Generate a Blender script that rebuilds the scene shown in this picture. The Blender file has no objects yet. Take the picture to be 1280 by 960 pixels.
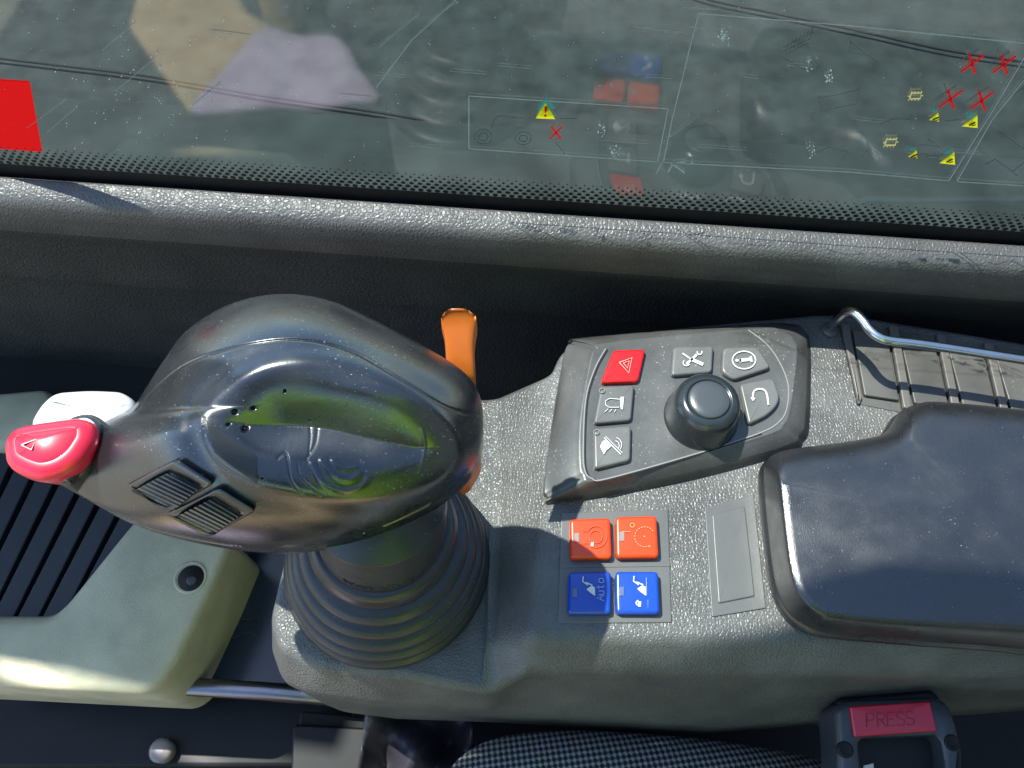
import bpy, bmesh, math, random
import numpy as np
from mathutils import Vector, Matrix
R = math.radians
random.seed(4)
sc = bpy.context.scene
COL = sc.collection
# ------------------------------------------------------------------ camera, world, sun, exposure
H = 0.40                      # camera height over the console top (z = 0)
PITCH = R(27)
F = 1024.0                    # focal length in pixels of a 1280 wide picture
cam = bpy.data.cameras.new('camera'); cam_o = bpy.data.objects.new('camera', cam); COL.objects.link(cam_o)
cam.sensor_width = 36; cam.lens = 36 * F / 1280; cam.clip_start = 0.01; cam.clip_end = 3000
cam_o.location = (0, 0, H); cam_o.rotation_euler = (PITCH, 0, 0)
sc.camera = cam_o
w = bpy.data.worlds.new('World'); sc.world = w; w.use_nodes = True
nt = w.node_tree; nt.nodes.clear()
sky = nt.nodes.new('ShaderNodeTexSky'); sky.sky_type = 'NISHITA'; sky.sun_disc = False
bg = nt.nodes.new('ShaderNodeBackground'); bg.inputs[1].default_value = 0.11
out = nt.nodes.new('ShaderNodeOutputWorld')
nt.links.new(sky.outputs[0], bg.inputs[0]); nt.links.new(bg.outputs[0], out.inputs[0])
SUNV = Vector((-0.46, 0.27, 1.0)).normalized()        # towards the sun
sky.sun_elevation = math.asin(SUNV.z); sky.sun_rotation = math.atan2(SUNV.x, SUNV.y)
sky.air_density = 1.0; sky.dust_density = .3; sky.ozone_density = 2.5
sun = bpy.data.lights.new('sun', 'SUN'); sun.energy = 4.8; sun.angle = R(0.55); sun.color = (1, 0.955, 0.88)
sun_o = bpy.data.objects.new('sun', sun); COL.objects.link(sun_o)
sun_o.rotation_euler = SUNV.to_track_quat('Z', 'Y').to_euler(); sun_o.location = SUNV * 3
sc.view_settings.view_transform = 'Standard'; sc.view_settings.look = 'None'
sc.view_settings.gamma = 1; sc.view_settings.exposure = 1.85

# ------------------------------------------------------------------ geometry helpers
cP, sP = math.cos(PITCH), math.sin(PITCH)
def ray(px, py):
    u, v = px - 640, 480 - py
    return u, v * cP + F * sP, v * sP - F * cP
def P(px, py, z=0.0):
    x, y, d = ray(px, py); t = (H - z) / -d
    return Vector((x * t, y * t, z))
def Pa(pts, z):
    a = np.asarray(pts, float)
    zz = np.broadcast_to(np.asarray(z, float), (len(a),))
    u, v = a[:, 0] - 640, 480 - a[:, 1]
    y = v * cP + F * sP; d = -(v * sP - F * cP); t = (H - zz) / d
    return np.stack([u * t, y * t, zz], 1)
# the side window is a vertical plane y = GY + GK * x
GY, GK = 0.272, -0.085
DZ = -.0095                # drop of the whole sill and pane
gd = Vector((1, GK, 0)).normalized(); gn = Vector((gd.y, -gd.x, 0))   # along; inwards (towards -y)
def G(px, py, off=0.0):
    x, y, d = ray(px, py)
    t = (GY - off) / (y - GK * x)
    return Vector((x * t, y * t, H + d * t))
def obj(name, verts, faces, mat, parent=None, smooth=True, bevel=0, bang=30, label=None, kind=None, segs=3):
    me = bpy.data.meshes.new(name)
    me.from_pydata([tuple(map(float, v)) for v in verts], [], [tuple(map(int, f)) for f in faces]); me.update()
    bm = bmesh.new(); bm.from_mesh(me); bmesh.ops.recalc_face_normals(bm, faces=bm.faces); bm.to_mesh(me); bm.free()
    o = bpy.data.objects.new(name, me); COL.objects.link(o)
    if mat: me.materials.append(mat)
    if smooth:
        me.polygons.foreach_set('use_smooth', [True] * len(me.polygons))
    if bevel:
        b = o.modifiers.new('b', 'BEVEL'); b.width = bevel; b.segments = segs; b.limit_method = 'ANGLE'; b.angle_limit = R(bang)
        b.harden_normals = False
        n = o.modifiers.new('w', 'WEIGHTED_NORMAL'); n.keep_sharp = False; n.weight = 80
    if parent: o.parent = parent
    if name in ('etched_drawing', 'grey_streaks'): kind = 'stuff'
    if label: o['label'] = label
    if kind: o['kind'] = kind
    return o
def thing(name, label, cat, group=None, loc=(0, 0, 0)):
    o = bpy.data.objects.new(name, None); COL.objects.link(o); o.empty_display_size = 0.01
    o['label'] = label; o['category'] = cat
    if group: o['group'] = group
    return o
def tag(o, label, cat, group=None):
    o['label'] = label; o['category'] = cat
    if group: o['group'] = group
    return o
def rpoly(pts, r=3, seg=5):
    """polygon with filleted corners; r in the units of the points (a number or one per corner)"""
    n = len(pts); out = []
    P2 = [np.array(p, float) for p in pts]
    for i in range(n):
        a, b, c = P2[i - 1], P2[i], P2[(i + 1) % n]
        rr = r[i] if isinstance(r, (list, tuple)) else r
        d1 = (a - b); l1 = np.linalg.norm(d1); d2 = (c - b); l2 = np.linalg.norm(d2)
        q = min(rr, l1 * .48, l2 * .48)
        s = b + d1 / l1 * q; e = b + d2 / l2 * q
        for k in range(seg + 1):
            t = k / seg
            out.append((1 - t) ** 2 * s + 2 * t * (1 - t) * b + t * t * e)
    return np.array(out)
def spline(pts, sub=8, closed=True):
    p = np.asarray(pts, float); n = len(p); out = []
    rng = n if closed else n - 1
    for i in range(rng):
        if closed: a, b, c, d = p[i - 1], p[i], p[(i + 1) % n], p[(i + 2) % n]
        else: a, b, c, d = p[max(i - 1, 0)], p[i], p[i + 1], p[min(i + 2, n - 1)]
        for k in range(sub):
            t = k / sub
            out.append(.5 * (2 * b + (c - a) * t + (2 * a - 5 * b + 4 * c - d) * t * t + (3 * b - a - 3 * c + d) * t ** 3))
    if not closed: out.append(p[-1])
    return np.array(out)
def offset(o2, d):
    """offset a closed 2-D outline outwards by d"""
    a = np.asarray(o2, float)[:, :2]
    t = np.roll(a, -1, 0) - np.roll(a, 1, 0); t /= (np.linalg.norm(t, axis=1)[:, None] + 1e-12)
    area = .5 * np.sum(a[:, 0] * np.roll(a[:, 1], -1) - np.roll(a[:, 0], -1) * a[:, 1])
    nrm = np.stack([t[:, 1], -t[:, 0]], 1) * (1 if area > 0 else -1)
    return a + nrm * d
def loft(rings, cap0=True, cap1=True):
    n = len(rings[0]); v = []; f = []
    for r in rings: v += [tuple(x) for x in r]
    for k in range(len(rings) - 1):
        for i in range(n):
            j = (i + 1) % n
            f.append((k * n + i, k * n + j, (k + 1) * n + j, (k + 1) * n + i))
    if cap0: f.append(tuple(range(n))[::-1])
    if cap1: f.append(tuple(range((len(rings) - 1) * n, len(rings) * n)))
    return v, f
def lift(o2, z):
    a = np.asarray(o2)[:, :2]; return np.concatenate([a, np.full((len(a), 1), z)], 1)
def slab(name, outline_px, z, h, mat, parent, r=3, edge=.0008, crown=0, draft=0, seg=5, label=None, smooth=True, dish=0):
    """a moulded cap: filleted outline seen at height z, h thick, rounded top edge"""
    rm = ((edge + .0001) / .00036) * 1.2
    r = [max(q, rm) for q in r] if isinstance(r, (list, tuple)) else max(r, rm)
    o = Pa(rpoly(outline_px, r, seg), z)[:, :2]
    rings = [lift(offset(o, draft), z - h)]
    for k in range(0, 5):
        a = k / 4 * math.pi / 2
        rings.append(lift(offset(o, -edge * (1 - math.cos(a))), z - edge + edge * math.sin(a)))
    c = o.mean(0); inner = rings[-1][:, :2]; rings += [lift(c + (inner - c) * q_, z) for q_ in (.992, .98)]
    for s in (.93, .8, .6, .4, .2, .05):
        zz = z + crown * (1 - s * s) - dish * (1 - s ** 3)
        rings.append(lift(c + (inner - c) * s, zz))
    v, f = loft(rings)
    return obj(name, v, f, mat, parent, smooth, label=label)
def lathe(name, prof, mat, parent, n=72, axis=None, label=None):
    """prof = [(cx, cy, z, r)] rings round a vertical axis that may drift"""
    rings = []
    for cx, cy, z, r in prof:
        a = np.linspace(0, 2 * math.pi, n, endpoint=False)
        rings.append(np.stack([cx + r * np.cos(a), cy + r * np.sin(a), np.full(n, z)], 1))
    v, f = loft(rings)
    return obj(name, v, f, mat, parent, True, label=label)
def tube(name, pts, r, mat, parent=None, n=14, label=None, kind=None):
    p = [Vector(q) for q in pts]; rings = []
    rr = r if isinstance(r, (list, tuple)) else [r] * len(p)
    up = Vector((0, 0, 1))
    for i, q in enumerate(p):
        t = (p[min(i + 1, len(p) - 1)] - p[max(i - 1, 0)]).normalized()
        if abs(t.dot(up)) > .95: up = Vector((0, 1, 0)) if i == 0 else up
        a = t.cross(up).normalized(); b = a.cross(t).normalized(); up = b
        rings.append([q + (a * math.cos(k * 2 * math.pi / n) + b * math.sin(k * 2 * math.pi / n)) * rr[i] for k in range(n)])
    v, f = loft(rings)
    return obj(name, v, f, mat, parent, True, label=label, kind=kind)
def ribbons(name, lines, fills, z, mat, parent, wpx=1.3, h=.0004, zf=None, label=None):
    """raised or printed line work: lines = [pts] or [(pts, width)], fills = [pts] (pixels on the plane z)"""
    V = []; Fc = []
    to = (lambda p, dz: np.array([[*zf(x, y, dz)] for x, y in p])) if zf else (lambda p, dz: Pa(p, z + dz))
    def prism(poly):
        n = len(poly); b = len(V)
        V.extend(map(tuple, to(poly, 0))); V.extend(map(tuple, to(poly, h)))
        Fc.append(tuple(b + n + i for i in range(n)))
        for i in range(n): Fc.append((b + i, b + (i + 1) % n, b + n + (i + 1) % n, b + n + i))
    for ln in lines:
        ww = wpx
        if isinstance(ln, tuple): ln, ww = ln
        p = np.asarray(ln, float)
        d = np.gradient(p, axis=0); d /= (np.linalg.norm(d, axis=1)[:, None] + 1e-9)
        nn = np.stack([-d[:, 1], d[:, 0]], 1) * ww / 2
        a, b_ = p + nn, p - nn
        for i in range(len(p) - 1): prism([a[i], a[i + 1], b_[i + 1], b_[i]])
    for fl in fills: prism(np.asarray(fl, float))
    return obj(name, V, Fc, mat, parent, False, label=label)
def arc(cx, cy, rx, ry, a0, a1, n=16):
    return [(cx + rx * math.cos(R(a0 + (a1 - a0) * k / n)), cy + ry * math.sin(R(a0 + (a1 - a0) * k / n))) for k in range(n + 1)]
def box(name, a, b, mat, parent=None, bevel=0, kind=None, label=None):
    x0, y0, z0 = a; x1, y1, z1 = b
    v = [(x0, y0, z0), (x1, y0, z0), (x1, y1, z0), (x0, y1, z0), (x0, y0, z1), (x1, y0, z1), (x1, y1, z1), (x0, y1, z1)]
    f = [(0, 3, 2, 1), (4, 5, 6, 7), (0, 1, 5, 4), (1, 2, 6, 5), (2, 3, 7, 6), (3, 0, 4, 7)]
    return obj(name, v, f, mat, parent, bool(bevel), bevel, kind=kind, label=label)

# ------------------------------------------------------------------ materials
def srgb(r, g, b):
    f = lambda c: (c / 255 / 12.92) if c / 255 <= .04045 else ((c / 255 + .055) / 1.055) ** 2.4
    return (f(r), f(g), f(b), 1)
def mat(name, col, rough=.5, metal=0, spec=.5, grain=None, dust=0, mott=0, coat=0, wave=None, scratch=0, bumpn=None):
    """grain=(cells per metre, height in m, rough spread): moulded leather grain; dust: share of pale specks; mott: colour mottling"""
    m = bpy.data.materials.new(name); m.use_nodes = True; N = m.node_tree.nodes; L = m.node_tree.links
    b = N['Principled BSDF']; b.inputs['Base Color'].default_value = col; b.inputs['Roughness'].default_value = rough
    b.inputs['Metallic'].default_value = metal; b.inputs['Specular IOR Level'].default_value = spec
    b.inputs['Coat Weight'].default_value = coat; b.inputs['Coat Roughness'].default_value = .08
    geo = N.new('ShaderNodeNewGeometry').outputs['Position']
    def noise(s, det=3, rough_=.55):
        n = N.new('ShaderNodeTexNoise'); n.inputs['Scale'].default_value = s; n.inputs['Detail'].default_value = det
        n.inputs['Roughness'].default_value = rough_; L.new(geo, n.inputs['Vector']); return n.outputs['Fac']
    def ramp(src, a, b2, lo=0, hi=1):
        r = N.new('ShaderNodeMapRange'); r.inputs['From Min'].default_value = a; r.inputs['From Max'].default_value = b2
        r.inputs['To Min'].default_value = lo; r.inputs['To Max'].default_value = hi; L.new(src, r.inputs['Value']); return r.outputs[0]
    def mixc(fac, A, B):
        x = N.new('ShaderNodeMix'); x.data_type = 'RGBA'; L.new(fac, x.inputs[0])
        for k, c in ((6, A), (7, B)):
            if isinstance(c, (tuple, list)): x.inputs[k].default_value = c
            else: L.new(c, x.inputs[k])
        return x.outputs[2]
    cur = col; dark = tuple(c * .7 for c in col[:3]) + (1,); lite = tuple(min(1, c * 1.35 + .004) for c in col[:3]) + (1,)
    if mott: cur = mixc(ramp(noise(28, 5), .32, .68), tuple(col[i] * (1 - mott) + dark[i] * mott for i in range(3)) + (1,), tuple(col[i] * (1 - mott) + lite[i] * mott for i in range(3)) + (1,))
    hgt = None
    if grain:
        s, h, *_ = grain
        wv = N.new('ShaderNodeTexNoise'); wv.inputs['Scale'].default_value = s * .8; L.new(geo, wv.inputs['Vector'])
        mx = N.new('ShaderNodeMix'); mx.data_type = 'VECTOR'; mx.inputs[0].default_value = .5 / s * 1.2
        add = N.new('ShaderNodeVectorMath'); add.operation = 'MULTIPLY_ADD'; add.inputs[1].default_value = (.6 / s,) * 3
        L.new(wv.outputs['Color'], add.inputs[0]); L.new(geo, add.inputs[2])
        v = N.new('ShaderNodeTexVoronoi'); v.feature = 'DISTANCE_TO_EDGE'; v.inputs['Scale'].default_value = s; L.new(add.outputs[0], v.inputs['Vector'])
        cell = ramp(v.outputs['Distance'], 0.0, .28); fine = noise(s * 3, 2)
        mm = N.new('ShaderNodeMath'); mm.operation = 'MULTIPLY_ADD'; mm.inputs[1].default_value = .25; L.new(fine, mm.inputs[0]); L.new(cell, mm.inputs[2])
        hgt = (mm.outputs[0], h)
    if bumpn: hgt = (noise(bumpn[0], 4, .6), bumpn[1])
    if wave:   # woven cloth
        s, h, ca, cb = wave
        sep = N.new('ShaderNodeSeparateXYZ'); rot = N.new('ShaderNodeVectorRotate'); rot.rotation_type = 'Z_AXIS'; rot.inputs['Angle'].default_value = R(38)
        L.new(geo, rot.inputs['Vector']); L.new(rot.outputs[0], sep.inputs[0])
        def sn(o):
            k = N.new('ShaderNodeMath'); k.operation = 'MULTIPLY'; k.inputs[1].default_value = s; L.new(o, k.inputs[0])
            q = N.new('ShaderNodeMath'); q.operation = 'SINE'; L.new(k.outputs[0], q.inputs[0]); return q.outputs[0]
        q = N.new('ShaderNodeMath'); q.operation = 'MULTIPLY'; L.new(sn(sep.outputs[0]), q.inputs[0]); L.new(sn(sep.outputs[1]), q.inputs[1])
        fac = ramp(q.outputs[0], -.35, .45); hgt = (fac, h)
        cur = mixc(fac, ca, cb)
    if dust:
        f = ramp(noise(900, 2, .7), .70 - dust * .08, .78 - dust * .05)
        g = ramp(noise(35, 3), .42, .66)
        mu = N.new('ShaderNodeMath'); mu.operation = 'MULTIPLY'; L.new(f, mu.inputs[0]); L.new(g, mu.inputs[1])
        cur = mixc(mu.outputs[0], cur, (.42, .41, .38, 1))
        L.new(ramp(noise(60, 5), .35, .7, rough * .85, min(1, rough * 1.35 + .03)), b.inputs['Roughness'])
    if not isinstance(cur, (tuple, list)): L.new(cur, b.inputs['Base Color'])
    if hgt:
        bu = N.new('ShaderNodeBump'); bu.inputs['Distance'].default_value = hgt[1]; bu.inputs['Strength'].default_value = 1
        L.new(hgt[0], bu.inputs['Height']); L.new(bu.outputs[0], b.inputs['Normal'])
    return m
M = {}
M['grain'] = mat('grained_plastic', (.092, .091, .088, 1), .38, grain=(600, .00020), mott=.8)
M['sill'] = mat('sill_plastic', (.074, .072, .069, 1), .42, spec=.5, grain=(480, .00019), mott=.6)
M['pad'] = mat('armrest_skin', (.013, .0135, .0155, 1), .29, spec=1.0, grain=(1100, .00003), dust=.18, mott=.3)
M['grip'] = mat('grip_plastic', (.010, .0115, .0145, 1), .24, spec=1.0, dust=.5, bumpn=(1100, .00004))
M['gripmat'] = mat('grip_textured', (.018, .019, .02, 1), .42, bumpn=(1500, .00005))
M['ribs'] = mat('wheel_plastic', (.045, .047, .045, 1), .28, spec=.9)
M['rubber'] = mat('boot_rubber', (.020, .020, .022, 1), .36, mott=.5, dust=.3)
M['panel'] = mat('panel_plastic', (.072, .071, .069, 1), .30, mott=.9, dust=.7, bumpn=(900, .00004))
M['key'] = mat('key_plastic', (.115, .114, .109, 1), .30, mott=.5, dust=.6)
M['keyred'] = mat('red_key', (.55, .006, .006, 1), .28, coat=.3)
M['orange'] = mat('orange_key', (.70, .045, .001, 1), .32, coat=.3)
M['blue'] = mat('blue_key', (.004, .05, .36, 1), .3, coat=.3)
M['plate'] = mat('plate_plastic', (.10, .10, .098, 1), .34, bumpn=(1300, .00007), mott=.3)
M['led'] = mat('led_window', (.23, .20, .2, 1), .3)
M['ledb'] = mat('led_window_blue', (.09, .12, .22, 1), .3)
M['white'] = mat('white_print', (.55, .55, .53, 1), .5)
M['oline'] = mat('orange_line', (.92, .30, .13, 1), .4)
M['oldark'] = mat('orange_line_dark', (.55, .07, .02, 1), .4)
M['bline'] = mat('blue_line', (.25, .38, .72, 1), .4)
M['pinkline'] = mat('pink_line', (.85, .35, .3, 1), .4)
M['grey_line'] = mat('grey_line', (.2, .2, .19, 1), .4)
M['knob'] = mat('knob_plastic', (.02, .025, .028, 1), .20, dust=.2)
M['knobtop'] = mat('knob_cap', (.05, .055, .06, 1), .32, bumpn=(1500, .00005))
M['metal'] = mat('brushed_bar', (.55, .55, .54, 1), .22, metal=1, mott=.3)
M['rail'] = mat('rail_metal', (.22, .21, .23, 1), .3, metal=1, mott=.4)
M['redgloss'] = mat('red_button', (.58, .012, .04, 1), .34, coat=.15)
M['whitegloss'] = mat('pale_button', (.50, .50, .50, 1), .25)
M['lever'] = mat('orange_lever', (.42, .10, .012, 1), .38, mott=.4)
M['wall'] = mat('wall_plastic', (.024, .025, .026, 1), .55, grain=(330, .0003), mott=.5)
M['beige'] = mat('beige_plastic', (.40, .37, .25, 1), .5, grain=(900, .00008), mott=.5)
M['slat'] = mat('slat_plastic', (.012, .016, .022, 1), .45, mott=.5)
M['black'] = mat('black_plastic', (.006, .0065, .008, 1), .5, spec=.25, mott=.4)
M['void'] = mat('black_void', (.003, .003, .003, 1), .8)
M['navy'] = mat('sky_tinted_cover', (.010, .022, .042, 1), .2, mott=.6)  # blue of the reflected sky put into the base colour
M['floor'] = mat('floor_mat', (.012, .013, .015, 1), .55, grain=(120, .0008), mott=.6)
M['gaiter'] = mat('gaiter_cloth', (.035, .03, .04, 1), .45, mott=.6)
M['fabric'] = mat('seat_fabric', (.05, .05, .05, 1), .85, wave=(1380, .0010, (.012, .015, .018, 1), (.22, .25, .26, 1)))
M['buckle'] = mat('buckle_plastic', (.03, .035, .045, 1), .3, mott=.5)
M['press'] = mat('press_red', (.42, .004, .02, 1), .22, coat=.3)
M['pressdk'] = mat('press_red_relief', (.20, .004, .012, 1), .3)
M['tray'] = mat('tray_plastic', (.08, .076, .07, 1), .34, mott=.8, dust=.4)
M['trayedge'] = mat('tray_edge', (.12, .11, .10, 1), .28, mott=.5)
M['hivis'] = mat('hivis_cloth', (.42, .78, .01, 1), .8)
M['khaki'] = mat('khaki_cloth', (.40, .30, .17, 1), .85, mott=.6)
M['lilac'] = mat('lilac_slab', (.36, .30, .42, 1), .85, mott=.6)
M['skin'] = mat('skin', (.5, .27, .18, 1), .5)
M['hair'] = mat('hair', (.02, .015, .01, 1), .6)
M['roof'] = mat('headliner', (.035, .036, .036, 1), .9)
M['deck'] = mat('deck_paint', (.010, .015, .014, 1), .8, spec=.08, mott=.9)
M['ground'] = mat('ground_soil', (.16, .14, .10, 1), .95, mott=1)
M['xred'] = mat('sticker_red', (.72, .012, .012, 1), .5)
M['yellow'] = mat('sticker_yellow', (.85, .78, .03, 1), .5)
M['tan'] = mat('sticker_tan', (.62, .52, .25, 1), .5)
M['teal'] = mat('sticker_teal', (.06, .24, .22, 1), .6)
M['film'] = mat('film_edge', (.42, .46, .45, 1), .5)
M['etch'] = mat('etched_line', (.10, .11, .11, 1), .5)
M['speck'] = mat('spot_and_glint', (.45, .47, .47, 1), .5)
M['cable'] = mat('cable_rubber', (.008, .010, .010, 1), .8, spec=.1)
# window glass: reflective coated pane with a film of dust
def glass_mat():
    m = bpy.data.materials.new('dusty_glass'); m.use_nodes = True; N = m.node_tree.nodes; L = m.node_tree.links
    N.clear(); o = N.new('ShaderNodeOutputMaterial')
    tr = N.new('ShaderNodeBsdfTransparent'); tr.inputs[0].default_value = (.80, .87, .85, 1)
    gl = N.new('ShaderNodeBsdfGlossy'); gl.inputs['Roughness'].default_value = .045
    g0 = N.new('ShaderNodeNewGeometry'); dp = N.new('ShaderNodeVectorMath'); dp.operation = 'DOT_PRODUCT'; L.new(g0.outputs['Incoming'], dp.inputs[0]); L.new(g0.outputs['Normal'], dp.inputs[1])
    def mth(op, a, b=None):
        x = N.new('ShaderNodeMath'); x.operation = op
        for i, q in enumerate((a, b)):
            if q is None: continue
            if isinstance(q, (int, float)): x.inputs[i].default_value = q
            else: L.new(q, x.inputs[i])
        return x.outputs[0]
    fr = mth('ADD', mth('MULTIPLY', mth('POWER', mth('SUBTRACT', 1, mth('ABSOLUTE', dp.outputs['Value'])), 5), .85), .11)
    m1 = N.new('ShaderNodeMixShader'); L.new(fr, m1.inputs[0]); L.new(tr.outputs[0], m1.inputs[1]); L.new(gl.outputs[0], m1.inputs[2])
    df = N.new('ShaderNodeBsdfDiffuse'); df.inputs[0].default_value = (.60, .69, .71, 1)
    tl = N.new('ShaderNodeBsdfTranslucent'); tl.inputs[0].default_value = (.60, .69, .71, 1)
    m2 = N.new('ShaderNodeMixShader'); m2.inputs[0].default_value = .5; L.new(df.outputs[0], m2.inputs[1]); L.new(tl.outputs[0], m2.inputs[2])
    g = N.new('ShaderNodeNewGeometry')
    mp = N.new('ShaderNodeMapping'); mp.inputs['Scale'].default_value = (6, 6, 60); L.new(g.outputs['Position'], mp.inputs[0])
    n1 = N.new('ShaderNodeTexNoise'); n1.inputs['Scale'].default_value = 3; n1.inputs['Detail'].default_value = 8; n1.inputs['Roughness'].default_value = .65; L.new(mp.outputs[0], n1.inputs[0])
    n2 = N.new('ShaderNodeTexNoise'); n2.inputs['Scale'].default_value = 9; n2.inputs['Detail'].default_value = 5; L.new(g.outputs['Position'], n2.inputs[0])
    n3 = N.new('ShaderNodeTexNoise'); n3.inputs['Scale'].default_value = 420; n3.inputs['Detail'].default_value = 1; L.new(g.outputs['Position'], n3.inputs[0])
    def rg(s, a, b, c, d):
        r = N.new('ShaderNodeMapRange'); r.inputs[1].default_value = a; r.inputs[2].default_value = b; r.inputs[3].default_value = c; r.inputs[4].default_value = d; L.new(s, r.inputs[0]); return r.outputs[0]
    def ad(a, b, op='ADD'):
        x = N.new('ShaderNodeMath'); x.operation = op; L.new(a, x.inputs[0]); L.new(b, x.inputs[1]); return x.outputs[0]
    f = ad(ad(rg(n1.outputs[0], .35, .7, .007, .020), rg(n2.outputs[0], .35, .7, .0, .006)), rg(n3.outputs[0], .75, .78, 0, .06))
    m3 = N.new('ShaderNodeMixShader'); L.new(f, m3.inputs[0]); L.new(m1.outputs[0], m3.inputs[1]); L.new(m2.outputs[0], m3.inputs[2])
    L.new(m3.outputs[0], o.inputs[0]); return m
M['glass'] = glass_mat()
def film_mat(name, col, tr=.55):
    m = bpy.data.materials.new(name); m.use_nodes = True; N = m.node_tree.nodes; L = m.node_tree.links; N.clear()
    o = N.new('ShaderNodeOutputMaterial'); a = N.new('ShaderNodeBsdfDiffuse'); b = N.new('ShaderNodeBsdfTranslucent'); x = N.new('ShaderNodeMixShader')
    a.inputs[0].default_value = col; b.inputs[0].default_value = col; x.inputs[0].default_value = tr
    L.new(a.outputs[0], x.inputs[1]); L.new(b.outputs[0], x.inputs[2]); L.new(x.outputs[0], o.inputs[0]); return m
M['xred'] = film_mat('sticker_red', (.80, .012, .012, 1), .5)
M['yellow'] = film_mat('sticker_yellow', (.85, .75, .02, 1), .6)
M['tan'] = film_mat('sticker_tan', (.8, .68, .3, 1), .6)
M['teal'] = film_mat('sticker_teal', (.06, .26, .24, 1), .3)
M['film'] = film_mat('film_edge', (.36, .40, .39, 1), .5)
M['etch'] = film_mat('etched_line', (.12, .14, .14, 1), .5)
M['speck'] = film_mat('spot_and_glint', (.55, .6, .6, 1), .5)

# ------------------------------------------------------------------ setting: ground, machine deck, cab shell, window
obj('ground', [(-400, -400, -2.3), (400, -400, -2.3), (400, 400, -2.3), (-400, 400, -2.3)], [(0, 1, 2, 3)], M['ground'], smooth=False, kind='structure')
deck = box('machine_deck', (-1.6, .36, -.42), (1.8, 2.4, -.36), M['deck'], bevel=.01)
tag(deck, 'grey green painted machine deck seen through the dusty side window', 'deck')
for pts, lab in (([(-60, 66), (60, 80), (190, 96), (330, 120), (470, 140), (585, 160), (700, 176)], 'thin black hose lying on the deck beyond the left half of the window'),
                 ([(800, -30), (880, -2), (960, 15), (1080, 40), (1190, 64), (1330, 84)], 'thin black hose lying on the deck beyond the upper right of the window')):
    tag(tube('hose', [P(x, y, -.353) for x, y in spline(pts, 5, False)], .0018, M['cable']), lab, 'hose', 'hoses on the deck outside')
# wall below the window and its sill: one profile swept along the pane
def sweep(name, prof, mat_, parent=None, kind=None, u0=-.75, u1=.95, label=None, sm=True):
    o0 = Vector((0, GY, 0)); V = []; Fc = []; n = len(prof)
    for u in np.linspace(u0, u1, 24):
        for d, z in prof: q = o0 + gd * float(u) + gn * d; V.append((q.x, q.y, z + DZ))
    for k in range(23):
        for i in range(n - 1): Fc.append((k * n + i, k * n + i + 1, (k + 1) * n + i + 1, (k + 1) * n + i))
    return obj(name, V, Fc, mat_, parent, sm, kind=kind, label=label)
wall = sweep('cab_wall', [tuple(p) for p in spline([(.012, .041), (.010, .035), (.003, .018), (-.003, -.01), (-.007, -.04), (-.013, -.045), (-.018, -.12), (-.02, -.35), (-.03, -.46)], 5, False)], M['wall'], kind='structure')
sweep('wall_outer_skin', [(-.055, -.5), (-.055, .076), (-.006, .076)], M['deck'], wall)
sill = sweep('window_sill', [tuple(p) for p in spline([(.0015, .0735), (.0040, .0772), (.0085, .0768), (.0125, .0753), (.0155, .0730), (.0172, .0690), (.0176, .0635), (.0165, .057), (.0150, .050), (.012, .041)], 6, False)], M['sill'], kind='structure')
win = thing('side_window', 'dusty cab side window with dotted black border above the grained sill', 'window')
def gpt(u, z, off): q = Vector((0, GY, 0)) + gd * u + gn * off; return (q.x, q.y, z + DZ)
obj('glass_pane', [gpt(-.75, .072, 0), gpt(.95, .072, 0), gpt(.95, 1.24, 0), gpt(-.75, 1.24, 0)], [(0, 1, 2, 3)], M['glass'], win, smooth=False)
sweep('black_border', [(.0004, .070), (.0004, .0835)], M['black'], win, sm=False)
tr_ = [(.95, .868), (-.22, .868), (-.36, .98), (-.60, 1.10), (-.75, 1.24), (-.75, 1.32), (.95, 1.32)]   # unseen frame above the pane, its slope shaped to shade seat and buckle
obj('shading_rail', [gpt(u, z - DZ, o_) for o_ in (-.004, -.03) for u, z in tr_], [tuple(range(7)), tuple(range(7, 14))] + [(i, (i + 1) % 7, 7 + (i + 1) % 7, 7 + i) for i in range(7)], M['roof'], win, smooth=False)
# dotted frit: rows of printed ovals that shrink upwards
V = []; Fc = []
for row, (zr, rad) in enumerate(((.0850, .00150), (.0874, .00142), (.0897, .00126), (.0920, .00104), (.0942, .00078), (.0963, .00050))):
    for k in range(-90, 100):
        u = (k + .5 * (row % 2)) * .0042; b = len(V)
        for a in range(8): V.append(gpt(u + rad * math.cos(a * math.pi / 4), zr + rad * .80 * math.sin(a * math.pi / 4), .0005))
        Fc.append(tuple(range(b, b + 8)))
obj('frit_dots', V, Fc, M['black'], win, smooth=False, kind='stuff')
# stickers on the pane
def gpoly(V, Fc, poly, off, h=.00015):
    n = len(poly); b = len(V)
    V.extend(tuple(G(x, y, off)) for x, y in poly); V.extend(tuple(G(x, y, off + h)) for x, y in poly)
    Fc.append(tuple(range(b + n, b + 2 * n)))
    for i in range(n): Fc.append((b + i, b + (i + 1) % n, b + n + (i + 1) % n, b + n + i))
def gline(V, Fc, pts, wpx, off):
    p = np.asarray(pts, float); d = np.gradient(p, axis=0); d /= (np.linalg.norm(d, axis=1)[:, None] + 1e-9)
    nn = np.stack([-d[:, 1], d[:, 0]], 1) * wpx / 2
    for i in range(len(p) - 1): gpoly(V, Fc, [p[i] + nn[i], p[i + 1] + nn[i + 1], p[i + 1] - nn[i + 1], p[i] - nn[i]], off)
def gobj(name, polys, lines, mt, parent, off=.0008, wpx=1.2, label=None):
    V = []; Fc = []
    for p in polys: gpoly(V, Fc, p, off)
    for l in lines:
        if isinstance(l, tuple): gline(V, Fc, l[0], l[1], off)
        else: gline(V, Fc, l, wpx, off)
    return obj(name, V, Fc, mt, parent, False, label=label)
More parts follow.
